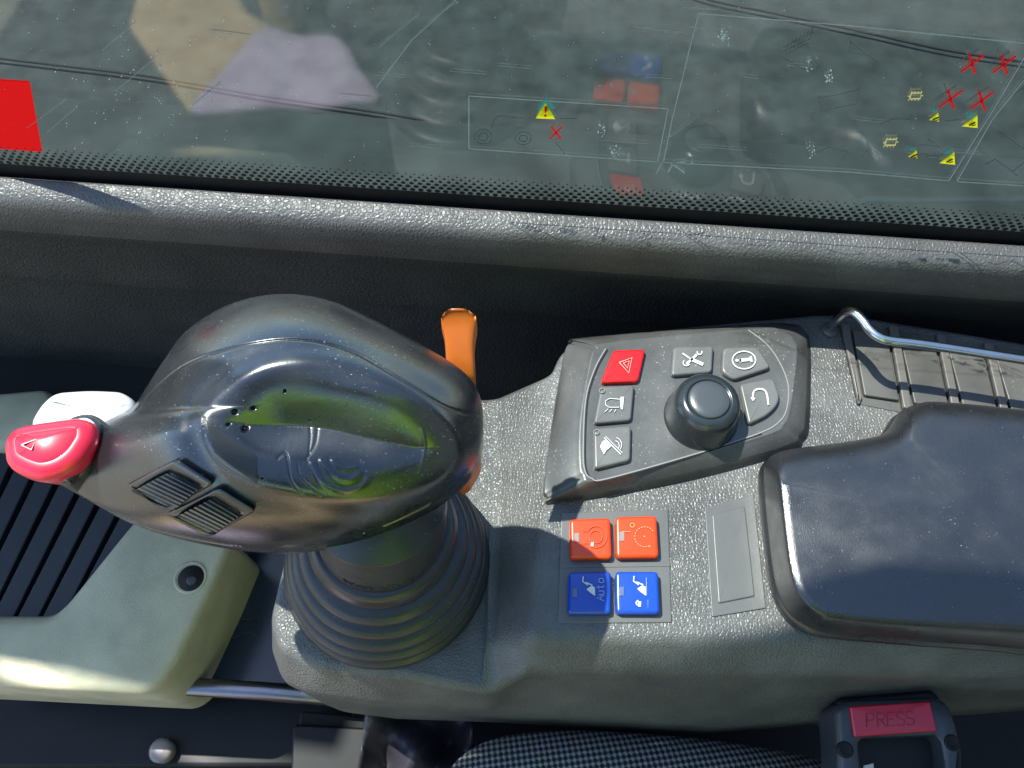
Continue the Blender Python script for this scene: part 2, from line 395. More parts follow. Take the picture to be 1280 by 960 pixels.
def xmark(x, y, parent, s=1):
    gobj('red_cross', [], [([(x - 14 * s, y + 10 * s), (x, y), (x + 15 * s, y - 11 * s)], 2.6 * s), ([(x - 3 * s, y - 12 * s), (x, y), (x + 4 * s, y + 12 * s)], 3.2 * s)], M['xred'], parent, off=.0012)
def tri(pts, parent, name='warning_triangle'):
    return gobj(name, [pts], [], M['yellow'], parent, off=.0010)
st1 = thing('warning_decal', 'clear warning decal low on the window centre with yellow triangle and one red cross', 'decal', 'clear decals on the window')
gobj('film_outline', [], [[(586, 120), (835, 136)], [(835, 136), (822, 202), (818, 202)], [(818, 202), (586, 186)], [(586, 186), (586, 120)]], M['film'], st1, wpx=1.1)
t = tri([(682, 128), (694, 149), (669.5, 148)], st1)
gobj('exclamation_mark', [[(680.6, 133), (684.2, 133), (682.8, 141), (681, 141)], [(680.2, 143.2), (683, 143.2), (683, 146), (680.2, 146)]], [], M['xred'], t, off=.0014)
gobj('teal_triangle', [[(683, 120), (695, 136), (671, 137)]], [], M['teal'], st1, off=.0004)  # teal triangle set just above the yellow one
gobj('red_cross', [], [([(687, 174), (694.5, 166), (703, 158)], 1.8), ([(689, 158), (695, 166), (701, 174)], 2.4)], M['xred'], st1, off=.0012)
gobj('etched_drawing', [], [arc(604, 171, 11, 9, 0, 360), arc(604, 171, 6, 5, 0, 360), arc(654, 173, 10, 8, 0, 360), arc(654, 173, 5, 4, 0, 360), arc(626, 160, 11, 15, 180, 270), [(626, 145), (652, 148)], [(694, 178), (706, 192)], [(700, 148), (722, 148)]], M['etch'], st1, wpx=1)
st2 = thing('instruction_decal', 'large clear instruction decal upper right with four red crosses and yellow triangles', 'decal', 'clear decals on the window')
gobj('film_outline', [], [[(873, 17), (1060, 32), (1290, 55)], [(873, 17), (840, 150), (829, 203)], [(829, 203), (1060, 215), (1186, 226)], [(1186, 226), (1240, 140), (1290, 56)]], M['film'], st2, wpx=1.1)
for x, y in ((1215, 80), (1255, 81), (1188, 124), (1227, 126)): xmark(x, y, st2)
for p, q in (([(1202, 158), (1222, 144), (1222, 160)], [(1204, 146), (1216, 138), (1217, 147)]), ([(1174, 204), (1193, 190), (1194, 206)], [(1176, 192), (1188, 183), (1189, 192)]),
             ([(1161, 150), (1173, 141), (1174, 152)], [(1162, 139), (1168, 133), (1169, 140)]), ([(1135, 196), (1146, 188), (1147, 198)], [(1134, 187), (1141, 181), (1142, 188)])):
    t = tri(p, st2)
    cx = sum(a[0] for a in p) / 3; cy = sum(a[1] for a in p) / 3
    gobj('black_symbol', [], [([(cx - 4, cy + 3), (cx, cy + .5), (cx + 4, cy - 1)], 2.0), ([(cx - 1, cy + 3.4), (cx + 4.4, cy + 2)], 1.3)], M['black'], t, off=.0014)
    gobj('teal_triangle', [q], [], M['teal'], st2, off=.0004)  # smaller teal triangle above each yellow one
for cx, cy in ((1144, 120), (1113, 178)):
    b = [(cx - 7, cy + 3.6), (cx - 5, cy - 3.6), (cx + 8, cy - 3.8), (cx + 6, cy + 3.4)]
    gobj('tan_symbol', [], [(b + [b[0]], 1.9)] + [([(cx + dx, cy - 6), (cx + dx - .4, cy - 4)], 1.3) for dx in (-4, 0, 4, 8)] + [([(cx + dx, cy + 4), (cx + dx - .4, cy + 6)], 1.3) for dx in (-8, -4, 0, 4)] + [([(cx - 9, cy + .5), (cx - 6, cy)], 1.2), ([(cx + 6, cy), (cx + 10, cy - .5)], 1.2)], M['tan'], st2, off=.001)
gobj('etched_drawing', [], [[(978, 60), (1017, 40)], [(980, 64), (1014, 48)], [(982, 68), (1010, 54)]] + [[(982 + 5 * k, 66 - 3 * k), (986 + 5 * k, 52 - 3 * k)] for k in range(7)] +
     [[(1062, 52), (1085, 70), (1060, 66), (1064, 50)], [(1085, 70), (1098, 78)],
      [(1022, 122), (1050, 118), (1074, 112), (1070, 130), (1030, 138), (1024, 128)], [(1100, 155), (1118, 148), (1140, 150)], [(1160, 174), (1175, 184), (1150, 180)], [(1010, 195), (1036, 184), (1060, 190), (1050, 200)], [(1075, 196), (1086, 186), (1100, 198)], [(978, 72), (1010, 90), (1024, 84), (1012, 66)]], M['etch'], st2, wpx=.6)
gobj('grey_streaks', [], [([(1196 + dx, 79 + dy), (1222 + dx, 62 + dy)], 1.2) for dx, dy in ((0, 0), (40, 2), (-27, 45), (13, 47))] + [([(1207 + dx, 60 + dy), (1211 + dx, 72 + dy)], 1.6) for dx, dy in ((0, 0), (40, 2), (-27, 45), (13, 47))] + [([(1182, 152), (1200, 150)], 3), ([(1160, 196), (1172, 196)], 3)], M['etch'], st2, off=.0006)
st3 = thing('corner_decal', 'clear etched decal at the right edge of the window beside the large one', 'decal', 'clear decals on the window')
gobj('film_outline', [], [[(1290, 88), (1240, 150), (1196, 227)], [(1196, 227), (1290, 233)]], M['film'], st3, wpx=1.1)
gobj('etched_drawing', [], [[(1232, 205), (1244, 199), (1262, 212), (1272, 220)], [(1266, 214), (1290, 196)], [(1268, 118), (1282, 108)], [(1250, 165), (1285, 190)]], M['etch'], st3, wpx=1)
rs = gobj('red_sticker', [rpoly([(-30, 97), (37, 101), (53, 190), (-30, 184)], 3)], [], M['xred'], None, off=.0002)
tag(rs, 'plain red sticker at the left edge of the window', 'sticker')
V = []; Fc = []   # dried spots, grit and painted glints on the pane
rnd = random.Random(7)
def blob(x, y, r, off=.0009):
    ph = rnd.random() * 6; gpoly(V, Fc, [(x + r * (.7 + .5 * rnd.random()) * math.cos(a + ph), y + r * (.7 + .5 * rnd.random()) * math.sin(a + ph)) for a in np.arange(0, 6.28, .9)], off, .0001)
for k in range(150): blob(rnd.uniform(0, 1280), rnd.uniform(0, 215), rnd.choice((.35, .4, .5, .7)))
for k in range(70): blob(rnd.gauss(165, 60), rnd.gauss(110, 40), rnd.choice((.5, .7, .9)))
for x, y in ((905, 45), (1012, 82), (1036, 97), (1014, 188), (902, 46), (753, 162), (768, 186)):  # pale clusters painted for white glints on drops and dirt bumps
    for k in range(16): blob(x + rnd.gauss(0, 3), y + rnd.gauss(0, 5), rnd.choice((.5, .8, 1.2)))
obj('spots_and_glints', V, Fc, M['speck'], win, smooth=False, kind='stuff')
V = []; Fc = []
for k in range(24):
    x, y = rnd.uniform(0, 1250), rnd.uniform(0, 190); l = rnd.uniform(15, 70); a = rnd.choice((R(5), R(7), R(-40), R(-36), R(4)))
    gline(V, Fc, [(x, y), (x + l * math.cos(a), y + l * math.sin(a))], .45, .0007)
gline(V, Fc, [(470, 110), (515, 50), (570, 0)], .8, .0007); gline(V, Fc, [(828, 203), (820, 218)], 1.2, .0008)
gline(V, Fc, [(835, 215), (842, 204), (858, 202)], 1.6, .0008); gline(V, Fc, [(838, 203), (856, 216)], 1.6, .0008)
obj('scratches', V, Fc, M['film'], win, smooth=False, kind='stuff')
# cab shell round the operator
pg = [(-.50, .09), (-.50, .35), (-.57, .72), (-.66, .93), (-.69, .985), (-.735, .975), (-.80, .93), (-.93, .90), (-.93, 1.30), (-1.3, 1.30), (-1.3, .09)]  # added unseen blocker, outlined to cast shade on vent housing and floor
V = []; o0 = Vector((0, GY, 0))
for off in (-.03, -.07):
    for u, z in pg: q = o0 + gd * u + gn * off; V.append((q.x, q.y, z))
obj('sun_blocker', V, [tuple(range(11)), tuple(range(11, 22))] + [(i, (i + 1) % 11, 11 + (i + 1) % 11, 11 + i) for i in range(11)], M['roof'], None, False, kind='structure')
box('cab_roof', (-.72, -1.25, 1.04), (1.25, -.62, 1.10), M['roof'], bevel=.01, kind='structure')
box('cab_back_wall', (1.2, -1.25, -.6), (1.25, .2, 1.04), M['roof'], bevel=.01, kind='structure')
box('cab_far_wall', (-.72, -1.3, -.6), (1.25, -1.25, .25), M['roof'], bevel=.01, kind='structure')
box('cab_floor', (-.9, -1.25, -.52), (1.25, .30, -.47), M['floor'], kind='structure')

# ------------------------------------------------------------------ console
con = thing('armrest_console', 'dark grained plastic side console with keys, knob and rocker blanks', 'console')
cage = {}
def cv(k, x, y, z): cage[k] = P(x, y, z)
zd = -.020
for k, x, y, z in (('t0', 700, 441, 0), ('t1', 728, 419, 0), ('t2', 1018, 391, 0), ('t3', 1062, 391, 0), ('t4', 1400, 446, 0), ('t5', 1400, 800, 0), ('t6', 885, 801, 0), ('t7', 662, 797, 0),
                   ('L1', 689, 466, 0), ('L2', 686, 620, 0), ('M0', 618, 497, zd), ('M2', 622, 650, zd), ('M3', 612, 800, zd), ('D6', 612, 868, -.026), ('C0', 668, 838, -.015), ('C2', 900, 841, -.015), ('C1', 1400, 846, -.015),
                   ('D5', 500, 846, zd), ('D4', 406, 836, zd), ('D3', 350, 812, zd), ('D2', 338, 765, zd), ('D1', 356, 690, zd), ('D0', 400, 600, zd), ('D9', 450, 497, zd),
                   ('B1', 1400, 872, -.08), ('B2', 900, 909, -.085), ('B3', 620, 889, -.07), ('B4', 470, 879, -.05), ('B5', 388, 868, -.048), ('B6', 353, 853, -.045), ('B7', 338, 812, -.04)):
    cv(k, x, y, z)
names = list(cage); ix = {k: i for i, k in enumerate(names)}; V = [cage[k] for k in names]
Fk = [('t0', 't1', 't2', 't3', 't4', 't5', 't6', 't7', 'L2', 'L1'), ('L1', 'L2', 'M2', 'M0'), ('L2', 't7', 'M3', 'M2'), ('t7', 'C0', 'D6', 'M3'), ('t7', 't6', 'C2', 'C0'), ('t6', 't5', 'C1', 'C2'),
      ('M0', 'M2', 'M3', 'D6', 'D5', 'D4', 'D3', 'D2', 'D1', 'D0', 'D9'), ('C0', 'C2', 'B2', 'B3'), ('C2', 'C1', 'B1', 'B2'), ('C0', 'B3', 'D6'), ('D6', 'B3', 'B4', 'D5'), ('D5', 'B4', 'B5', 'D4'), ('D4', 'B5', 'B6', 'D3'), ('D3', 'B6', 'B7', 'D2')]
Fc = [tuple(ix[k] for k in f) for f in Fk]
def skirt(seq, z):
    base = len(V)
    for k in seq:
        q = cage[k]; V.append(Vector((q.x, q.y, z)))
    for i in range(len(seq) - 1): Fc.append((ix[seq[i]], ix[seq[i + 1]], base + i + 1, base + i))
    return base
skirt(['t4', 't3', 't2', 't1', 't0', 'L1', 'M0', 'D9', 'D0', 'D1', 'D2', 'B7', 'B6', 'B5', 'B4', 'B3', 'B2', 'B1'], -.14)
body = obj('body', V, Fc, M['grain'], con, True, bevel=.0042, bang=8, segs=5)
body.modifiers['b'].limit_method = 'ANGLE'

# control panel
zo, zi = .002, .0135
outer = [(680, 604), (683, 620), (698, 627.5), (847, 602), (985, 565), (1004, 550), (1011.5, 530), (1013, 436), (1007, 414), (991, 405), (941, 405), (732, 421), (715, 428), (705, 442), (691, 521)]
inner = [(725, 578), (730, 594), (745, 601), (852, 575), (960, 543), (980, 530), (988, 508), (996, 445), (992, 425), (975, 413), (940, 411), (762, 428), (746, 436), (739, 448), (726, 521)]
def ctrl(c): return spline(c, 6)
o0, i0 = Pa(ctrl(outer), zo), Pa(ctrl(inner), zi)
rings = [lift(o0, -.003), lift(offset(o0, 0), .0012)]
rings.append(lift(offset(o0, -.0006), zo + .0006))
for k in (0.04, .3, .6, .85, .96): rings.append(o0 * (1 - k) + i0 * k + np.array([0, 0, .0012 * math.sin(k * math.pi)]))
c = i0.mean(0); rings.append(i0 + np.array([0, 0, .0002])); rings.append(np.concatenate([c[:2] + (i0[:, :2] - c[:2]) * .99, np.full((len(i0), 1), zi + .0002)], 1))
for s in (.95, .7, .6, .5, .4, .4): rings.append(np.concatenate([c[:2] + (rings[-1][:, :2] - c[:2]) * s, np.full((len(i0), 1), zi + .0002)], 1))
v, f = loft(rings); cp = obj('control_panel', v, f, M['panel'], con, True, label='smooth raised grey panel round the knob')
seam = [(757, 436), (743, 462), (732, 500), (729, 560), (731, 588), (740, 598), (760, 598), (870, 567), (950, 541), (975, 526), (984, 508), (985, 480), (974, 452), (958, 430), (935, 412)]
def inset_line(name, pts, z, wpx, mt, parent): return ribbons(name, [(spline(pts, 5, False), wpx)], [], z, mt, parent, h=.0005)
inset_line('panel_seam', seam, zi + .0001, 1.6, M['grey_line'], cp)
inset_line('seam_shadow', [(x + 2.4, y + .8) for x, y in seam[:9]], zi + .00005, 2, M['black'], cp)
def key(pts, mt, label, r=5, name='button', hz=.0035):
    return slab(name, pts, zi + hz, hz + .001, mt, con, r=r, edge=.0012, crown=.0001, draft=.0003, label=label)
zk = zi + .0038
K1 = key([(767, 437), (807, 436), (798, 476.5), (750.5, 478)], M['keyred'], 'red key with hazard triangle')
hz_ = zi + .0040
ribbons('triangle_symbol', [([(774, 453), (790, 447), (786, 466), (774, 453)], 1.0), ([(779, 453.5), (786.5, 451), (784.5, 460), (779, 453.5)], .9)], [], hz_, M['pinkline'], K1)
K2 = key([(751, 483), (793, 480.6), (789, 525), (742, 529)], M['key'], 'grey key with beacon lamp symbol')
ribbons('beacon_symbol', [([(775, 499), (762, 498), (757, 501), (757, 506), (761, 509), (774, 509)], .8)] + [([(760 + 5 * k, 511 + k * .3), (756 + 6 * k, 515)], .7) for k in range(3)], [[(776, 496), (780, 496), (778.5, 512), (776, 511), (775, 500)]], hz_, M['white'], K2)
ribbons('lamp_ring', [(arc(752.5, 488, 3.4, 3.0, 0, 360), .8)], [], hz_, M['grey_line'], K2)
K3 = key([(742, 535), (789, 531.6), (788, 575), (743, 586)], M['key'], 'grey key with crossed out horn symbol')
ribbons('horn_symbol', [([(755, 547), (776, 568)], 1.0), ([(757, 545.5), (778, 566)], .7), (arc(769, 557, 5, 6, -90, 40), .8), (arc(769, 556, 8, 9, -80, 40), .8)], [[(750, 558), (753, 552), (756, 550), (764, 558), (758, 563), (755, 568)]], hz_, M['white'], K3)
ribbons('lamp_ring', [(arc(745.5, 540, 3.4, 3.0, 0, 360), .8)], [], hz_, M['grey_line'], K3)
K4 = key([(842, 433), (892, 432), (890, 465), (839, 469)], M['key'], 'grey key with crossed wrench and screwdriver')
ribbons('tool_symbol', [([(853, 441.5), (864, 449)], 1.8), ([(864, 449), (879, 455.5)], 4), ([(858, 455), (865, 449), (871, 443)], 3), (arc(874.5, 440, 3, 3, -30, 200), 1.4), (arc(858, 453.5, 4, 3.6, 20, 230), 1.3)], [], hz_, M['white'], K4)
K5 = key([(904, 434), (947, 433), (964, 459), (917, 474.5), (902, 464)], M['key'], 'grey key with circled letter i lying on its side', r=6)
ribbons('info_symbol', [(arc(930, 450, 14.5, 11, 0, 360, 28), 1.5), ([(924.5, 450.4), (938, 449)], 4), ([(938.5, 445), (939.5, 452.5)], 2.6), ([(925.5, 448), (926, 453)], 2)], [arc(921.3, 450.4, 2.3, 1.7, 0, 330, 8)], hz_, M['white'], K5)
K6 = key([(924.5, 480), (967, 471.5), (976.5, 500), (962, 517.5), (936, 530)], M['key'], 'grey key with hooked return arrow', r=[5, 8, 14, 14, 5])
ribbons('arrow_symbol', [(spline([(960.5, 506), (959, 495), (956, 488), (949, 486), (942.5, 489), (941, 497)], 5, False), 2.2)], [[(938, 496.5), (944.6, 497.5), (941.2, 501.5)]], hz_, M['white'], K6)
# rotary knob
kc = P(876, 521, zi)
prof = [(0, .0205), (.0015, .0195), (.004, .0188), (.012, .0178), (.018, .0168), (.0205, .0158), (.0222, .0140), (.0230, .0122), (.0228, .0112), (.0222, .0106), (.0222, .004), (.0222, .0005)]
prof = spline(prof, 4, False)
kn = lathe('knob', [(kc.x, kc.y, zi - .001 + a * .95, r * .98) for a, r in prof], M['knob'], con, label='round glossy dark rotary knob')
lathe('knob_cap', [(kc.x, kc.y, zi + .0198, .0104), (kc.x, kc.y, zi + .0208, .0103), (kc.x, kc.y, zi + .0214, .0094), (kc.x, kc.y, zi + .0218, .006), (kc.x, kc.y, zi + .0219, .002)], M['knobtop'], kn)
# switch plate with four coloured keys
slab('switch_plate', [(702, 641), (835, 636.6), (839.5, 778), (697, 779)], .0008, .003, M['plate'], con, r=1, edge=.0003, label='thin square cut plate under the coloured keys')
slab('plate_fold', [(700, 704), (837.5, 702), (838, 708), (699.5, 710)], .0011, .001, M['plate'], con, r=.5, edge=.0002)
zs = .0062
def ckey(pts, mt, label): return slab('button', pts, zs, .007, mt, con, r=6, edge=.0016, crown=.0001, label=label, seg=6)
B1 = ckey([(712, 648.5), (763, 646.6), (765, 698), (713, 698)], M['orange'], 'orange key with half ring symbol')
B2 = ckey([(769, 645.5), (821, 644), (824, 696.5), (770, 697)], M['orange'], 'orange key with dotted dial symbol')
B3 = ckey([(711, 715), (764, 714), (764, 767), (709.6, 767)], M['blue'], 'blue key with bucket arm and the word Auto')
B4 = ckey([(769, 714), (823, 714), (825.5, 767), (770, 766.7)], M['blue'], 'blue key with bucket arm and padlock')
zt = zs + .0004
for b, x, y, m_ in ((B1, 721, 672, 'led'), (B2, 777.5, 670.5, 'led'), (B3, 718.5, 741, 'ledb'), (B4, 777, 739, 'ledb')):
    ribbons('lamp_window', [], [rpoly([(x - 2.8, y - 5.5), (x + 2.8, y - 5.5), (x + 2.8, y + 5.5), (x - 2.8, y + 5.5)], .6, 2)], zt - .0002, M[m_], b)
ribbons('dial_symbol', [(arc(745.5, 671, 13, 13.5, -140, 120, 24), .8), (arc(745, 671, 8, 8, 0, 360, 22), .8), ([(729, 660), (729, 664), (736, 664)], .8), ([(729, 679), (736, 679), (741, 684)], .7)], [], zt, M['oldark'], B1)
ribbons('dial_mark', [], [[(739, 678), (742.5, 677), (741.5, 683), (738, 683)]], zt, M['white'], B1)
ribbons('dial_symbol', [(arc(806, 671, 12.5, 12.5, a, a + 11, 2), .8) for a in range(60, 330, 17)] + [(arc(790.5, 656.5, 2.6, 2.6, 0, 360, 10), .8), ([(777, 664.5), (788, 664.5)], .7), ([(811, 683.5), (813.5, 683.5)], .8)], [arc(805.5, 670.5, 1, 1, 0, 320, 6)], zt, M['oline'], B2)
def bucket(dx, dy, b, m_):
    ribbons('bucket_symbol', [([(729 + dx, 720.5 + dy), (728.5 + dx, 727 + dy), (735 + dx, 731.5 + dy)], 1.4), ([(732 + dx, 728 + dy), (740.5 + dx, 731.5 + dy)], 1.5)], [[(733 + dx, 736.5 + dy), (739.5 + dx, 732 + dy), (743.5 + dx, 734 + dy), (744 + dx, 745 + dy), (738 + dx, 741 + dy)]], zt, m_, b)
bucket(0, 0, B3, M['white']); bucket(63.5, -.5, B4, M['white'])
ribbons('padlock_symbol', [(arc(798, 753.5, 3, 3, 90, 270, 8), 1.1)], [[(797, 751.5), (801.5, 752), (801, 758.5), (797.5, 758)]], zt, M['white'], B4)
ribbons('dotted_line', [([(810, y), (810, y + 1)], .8) for y in (750, 752.6, 755.2, 757.8)] + [([(808, 722), (808.5, 744)], .5)], [], zt, M['bline'], B4)
# the word Auto, reading upwards
def letters(s, x0, y0, adv, sz, z, m_, par, wpx=1.0, name='lettering', up=True, ang=None, h=.0004):
    G_ = {'A': [[(0, 0), (.35, 1), (.7, 0)], [(.14, .4), (.56, .4)]], 'u': [[(0, .7), (0, .2), (.15, 0), (.4, .05), (.5, .2)], [(.5, .7), (.5, 0)]], 't': [[(.2, 1), (.2, .12), (.32, 0), (.42, .05)], [(0, .7), (.42, .7)]],
          'o': [[(.28, 0), (.02, .12), (0, .35), (.05, .6), (.28, .7), (.5, .6), (.56, .35), (.5, .12), (.28, 0)]],
          'P': [[(0, 0), (0, 1), (.4, 1), (.55, .85), (.55, .65), (.4, .5), (0, .5)]], 'R': [[(0, 0), (0, 1), (.4, 1), (.55, .85), (.55, .65), (.4, .5), (0, .5)], [(.25, .5), (.6, 0)]], 'E': [[(.55, 0), (0, 0), (0, 1), (.55, 1)], [(0, .5), (.45, .5)]],
          'S': [[(.5, .85), (.38, 1), (.12, 1), (0, .85), (0, .65), (.15, .52), (.4, .46), (.55, .32), (.52, .1), (.38, 0), (.1, 0), (0, .15)]]}
    L_ = []; x = 0; a = ang if ang is not None else (-90 if up else 0); ca, sa = math.cos(R(a)), math.sin(R(a))
    for ch in s:
        for st in G_[ch]: L_.append(([(x0 + (x + u * sz) * ca + v_ * sz * sa, y0 + (x + u * sz) * sa - v_ * sz * ca) for u, v_ in st], wpx))
        x += adv[s.index(ch)] if isinstance(adv, list) else adv
    return ribbons(name, L_, [], z, m_, par, h=h)
letters('Auto', 755, 751, 7.6, 9.5, zt, M['bline'], B3)
# blank cover
slab('blank_cover', [(881, 634.7), (942, 617.6), (957.5, 760), (890, 771)], .0009, .003, M['plate'], con, r=1, edge=.0003, label='blank rectangular cover left of the armrest pad')
slab('blank_insert', [(890, 643), (931, 632), (943.5, 745), (898, 754)], .0019, .002, M['plate'], con, r=1, edge=.0006)
# tray of rocker blanks at the right
fr = slab('tray_frame', [(1050, 402), (1400, 458), (1400, 570), (1074, 505)], .0006, .003, M['tray'], con, r=1, edge=.0003, label='recessed frame for rocker blanks')
for k in range(6):
    x0, x1 = 1066 + 59.5 * k, 1081 + 62.5 * k
    slab('switch_blank', [(x0, 411 + 11 * k), (x0 + 43, 418 + 11 * k), (x1 + 43, 500 + 10 * k), (x1, 493.5 + 10 * k)], .0032, .003, M['tray'], con, r=1.5, edge=.0006, crown=.0003)
    a0, a1 = x0 + 46, x1 + 46
    slab('tray_divider', [(a0, 405 + 11 * k), (a0 + 11, 407 + 11 * k), (a1 + 14, 512 + 10 * k), (a1 + 3, 509 + 10 * k)], .0042, .004, M['trayedge'], con, r=1, edge=.0007)
slab('tray_divider', [(1051, 403), (1062, 405), (1078, 497), (1074, 505)], .0030, .003, M['trayedge'], con, r=1, edge=.0006)
# grab bar
pts = [(1037, 413, .000), (1041, 406, .008), (1048, 398, .020), (1058, 390, .031), (1068, 391, .036), (1078, 400, .037), (1087, 412, .037), (1098, 421, .037), (1112, 425.5, .037), (1150, 430, .037), (1230, 442, .037), (1420, 472, .037)]
gb = tube('grab_bar', [P(x, y, z) for x, y, z in spline(pts, 5, False)], .00245, M['metal'], con, label='bent satin metal bar over the blanks', n=18)
q = P(1037, 413, .0)
lathe('bar_collar', [(q.x, q.y, -.001, .0050), (q.x, q.y, .0012, .0048), (q.x, q.y, .0020, .0036), (q.x, q.y, .0022, .002)], M['tray'], gb, 32)

# armrest pad
pad_o = [(951, 600), (953, 583), (962, 573), (985, 567), (1040, 560), (1082, 553), (1100, 546), (1110, 532), (1120, 519), (1140, 511), (1170, 510), (1280, 521), (1440, 540), (1440, 845), (1280, 816), (1130, 804), (1035, 795), (1003, 784), (980, 764), (966, 732), (957, 670)]
pad_i = [(978, 612), (980, 604), (988, 598), (1005, 594), (1045, 588), (1092, 580), (1118, 571), (1136, 556), (1142, 545), (1156, 536), (1178, 534), (1280, 543), (1420, 560), (1420, 790), (1280, 780), (1135, 775), (1045, 768), (1020, 762), (1004, 748), (992, 722), (984, 670)]
a, b = spline(pad_o, 6), spline(pad_i, 6)
A = Pa(a, .008); zt_ = .034; Bq = Pa(b, zt_)
rings = [lift(offset(A, -.004), -.004), lift(offset(A, .0), .003), lift(offset(A, .0004), .006), lift(offset(A, -.0006), .0085)]
for k in range(0, 9):
    th = k / 8 * math.pi / 2; s = 1 - math.cos(th); zz = .0092 + (zt_ - .0092) * math.sin(th)
    xy = A[:, :2] * (1 - s) + Bq[:, :2] * s if k else offset(A, -.0012)
    rings.append(lift(xy, zz))
c = np.array(P(1230, 660, zt_))[:2]; last = rings[-1][:, :2]
for s in (.96, .9, .8, .65, .45, .25, .08):
    xy = c + (last - c) * s
    rings.append(np.concatenate([xy, (zt_ + .005 * (1 - s ** 2) + .0 * s)[None].repeat(len(xy), 0)[:, None] if False else np.full((len(xy), 1), zt_ + .0045 * (1 - s * s))], 1))
v, f = loft(rings)
pad = tag(obj('armrest_pad', v, f, M['pad'], None, True), 'glossy black padded armrest at the right end of the console', 'armrest')

# ------------------------------------------------------------------ joystick
js = thing('joystick', 'large glossy black joystick with ribbed rubber boot, red and orange controls', 'joystick')
base = P(484, 703, zd)
topc = P(478, 664, .05)
# bellows boot
prof = []
fold = [(-.0185, .0515), (-.0050, .0492), (.0085, .0460), (.0215, .0420), (.0340, .0374)]
pr = [(-.028, .050)]
for i, (z, r) in enumerate(fold):      # each fold is a fat rounded ring with a deep groove above it
    for a_ in (-78, -50, -25, 0, 25, 50, 75): pr.append((z + .0052 * math.sin(R(a_)), r - .0062 + .0078 * math.cos(R(a_))))
    pr.append((z + .0066, r - .0098))
pr += [(.0440, .0280), (.0450, .0322), (.0475, .0334), (.052, .0325), (.056, .0305), (.057, .027)]
pr = spline(pr, 3, False)
def cen(z):
    t_ = (z - zd) / (.05 - zd); return base.x + (topc.x - base.x) * t_, base.y + (topc.y - base.y) * t_
lathe('rubber_boot', [(*cen(z), z, max(r, .004)) for z, r in pr], M['rubber'], js, 96)
npf = [(.045, .0315), (.052, .0300), (.0525, .0288), (.056, .0280), (.075, .0272), (.09, .0270), (.104, .026)]
nk = lathe('neck', [(*cen(z), z, r) for z, r in spline(npf, 4, False)], M['rubber'], js, 72)
# raised lettering band on the neck, too worn to read: short strokes round the front
V = []; Fc = []
for k in range(26):
    a0 = R(-118 + k * 2.9); z0 = .0635; hgt = rnd.choice((.0040, .0034, .0040)); r_ = .0279
    if k in (9, 10, 17): continue
    cx, cy = cen(z0)
    for (da, zz0, zz1, dw) in ((0, 0, hgt, R(.45)), (R(.8), (hgt if k % 2 else 0) - .0002, (hgt if k % 2 else 0) + .0004, R(.9))):
        b = len(V)
        for rr in (r_ - .001, r_ + .0001):
            for aa, zz in ((a0 + da - dw, zz0), (a0 + da + dw, zz0), (a0 + da + dw, zz1), (a0 + da - dw, zz1)): V.append((cx + rr * math.cos(aa), cy + rr * math.sin(aa), z0 + zz))
        Fc += [(b, b + 1, b + 2, b + 3), (b + 4, b + 5, b + 6, b + 7), (b, b + 1, b + 5, b + 4), (b + 1, b + 2, b + 6, b + 5), (b + 2, b + 3, b + 7, b + 6), (b + 3, b, b + 4, b + 7)]
obj('raised_lettering', V, Fc, M['rubber'], nk, False)
# grip head
outl = [(72, 590), (95, 556), (118, 536), (140, 522), (165, 510), (183, 484), (205, 450), (235, 412), (290, 379), (350, 367.5), (410, 375), (470, 401), (530, 433), (575, 461), (598, 490), (604, 530), (597, 572), (570, 606), (520, 638), (460, 664), (400, 679), (330, 684), (260, 676), (190, 660), (140, 641), (100, 618)]
CX, CY = 350.0, 505.0
ol = spline(outl, 24); th = np.arctan2(ol[:, 1] - CY, ol[:, 0] - CX)
rad = np.hypot(ol[:, 0] - CX, ol[:, 1] - CY); o_ = np.argsort(th); th, rad = th[o_], rad[o_]
def rout(t): return np.interp(t, np.concatenate([th - 2 * np.pi, th, th + 2 * np.pi]), np.tile(rad, 3))
dish = spline([(253, 522), (285, 484), (335, 456), (400, 449), (462, 462), (525, 496), (566, 532), (576, 560), (566, 588), (535, 612), (465, 627), (400, 622), (325, 604), (275, 570)], 8)
ridge = spline([(172, 512), (200, 480), (240, 452), (305, 432), (375, 425), (440, 440), (500, 474), (560, 510), (605, 520)], 8, False)
def sdist(px, py, line, closed):
    a = line; b = np.roll(line, -1, 0) if closed else None
    if closed: A_, B_ = a, b
    else: A_, B_ = a[:-1], a[1:]
    best = np.full(px.shape, 1e9)
    for (ax, ay), (bx, by) in zip(A_, B_):
        dx, dy = bx - ax, by - ay; l2 = dx * dx + dy * dy + 1e-9
        t_ = np.clip(((px - ax) * dx + (py - ay) * dy) / l2, 0, 1)
        best = np.minimum(best, np.hypot(px - ax - t_ * dx, py - ay - t_ * dy))
    if closed:
        ins = np.zeros(px.shape, bool)
        for (ax, ay), (bx, by) in zip(A_, B_):
            c_ = ((ay > py) != (by > py)) & (px < (bx - ax) * (py - ay) / (by - ay + 1e-12) + ax); ins ^= c_
        best = np.where(ins, best, -best)
    return best
def sm(x): x = np.clip(x, 0, 1); return x * x * (3 - 2 * x)
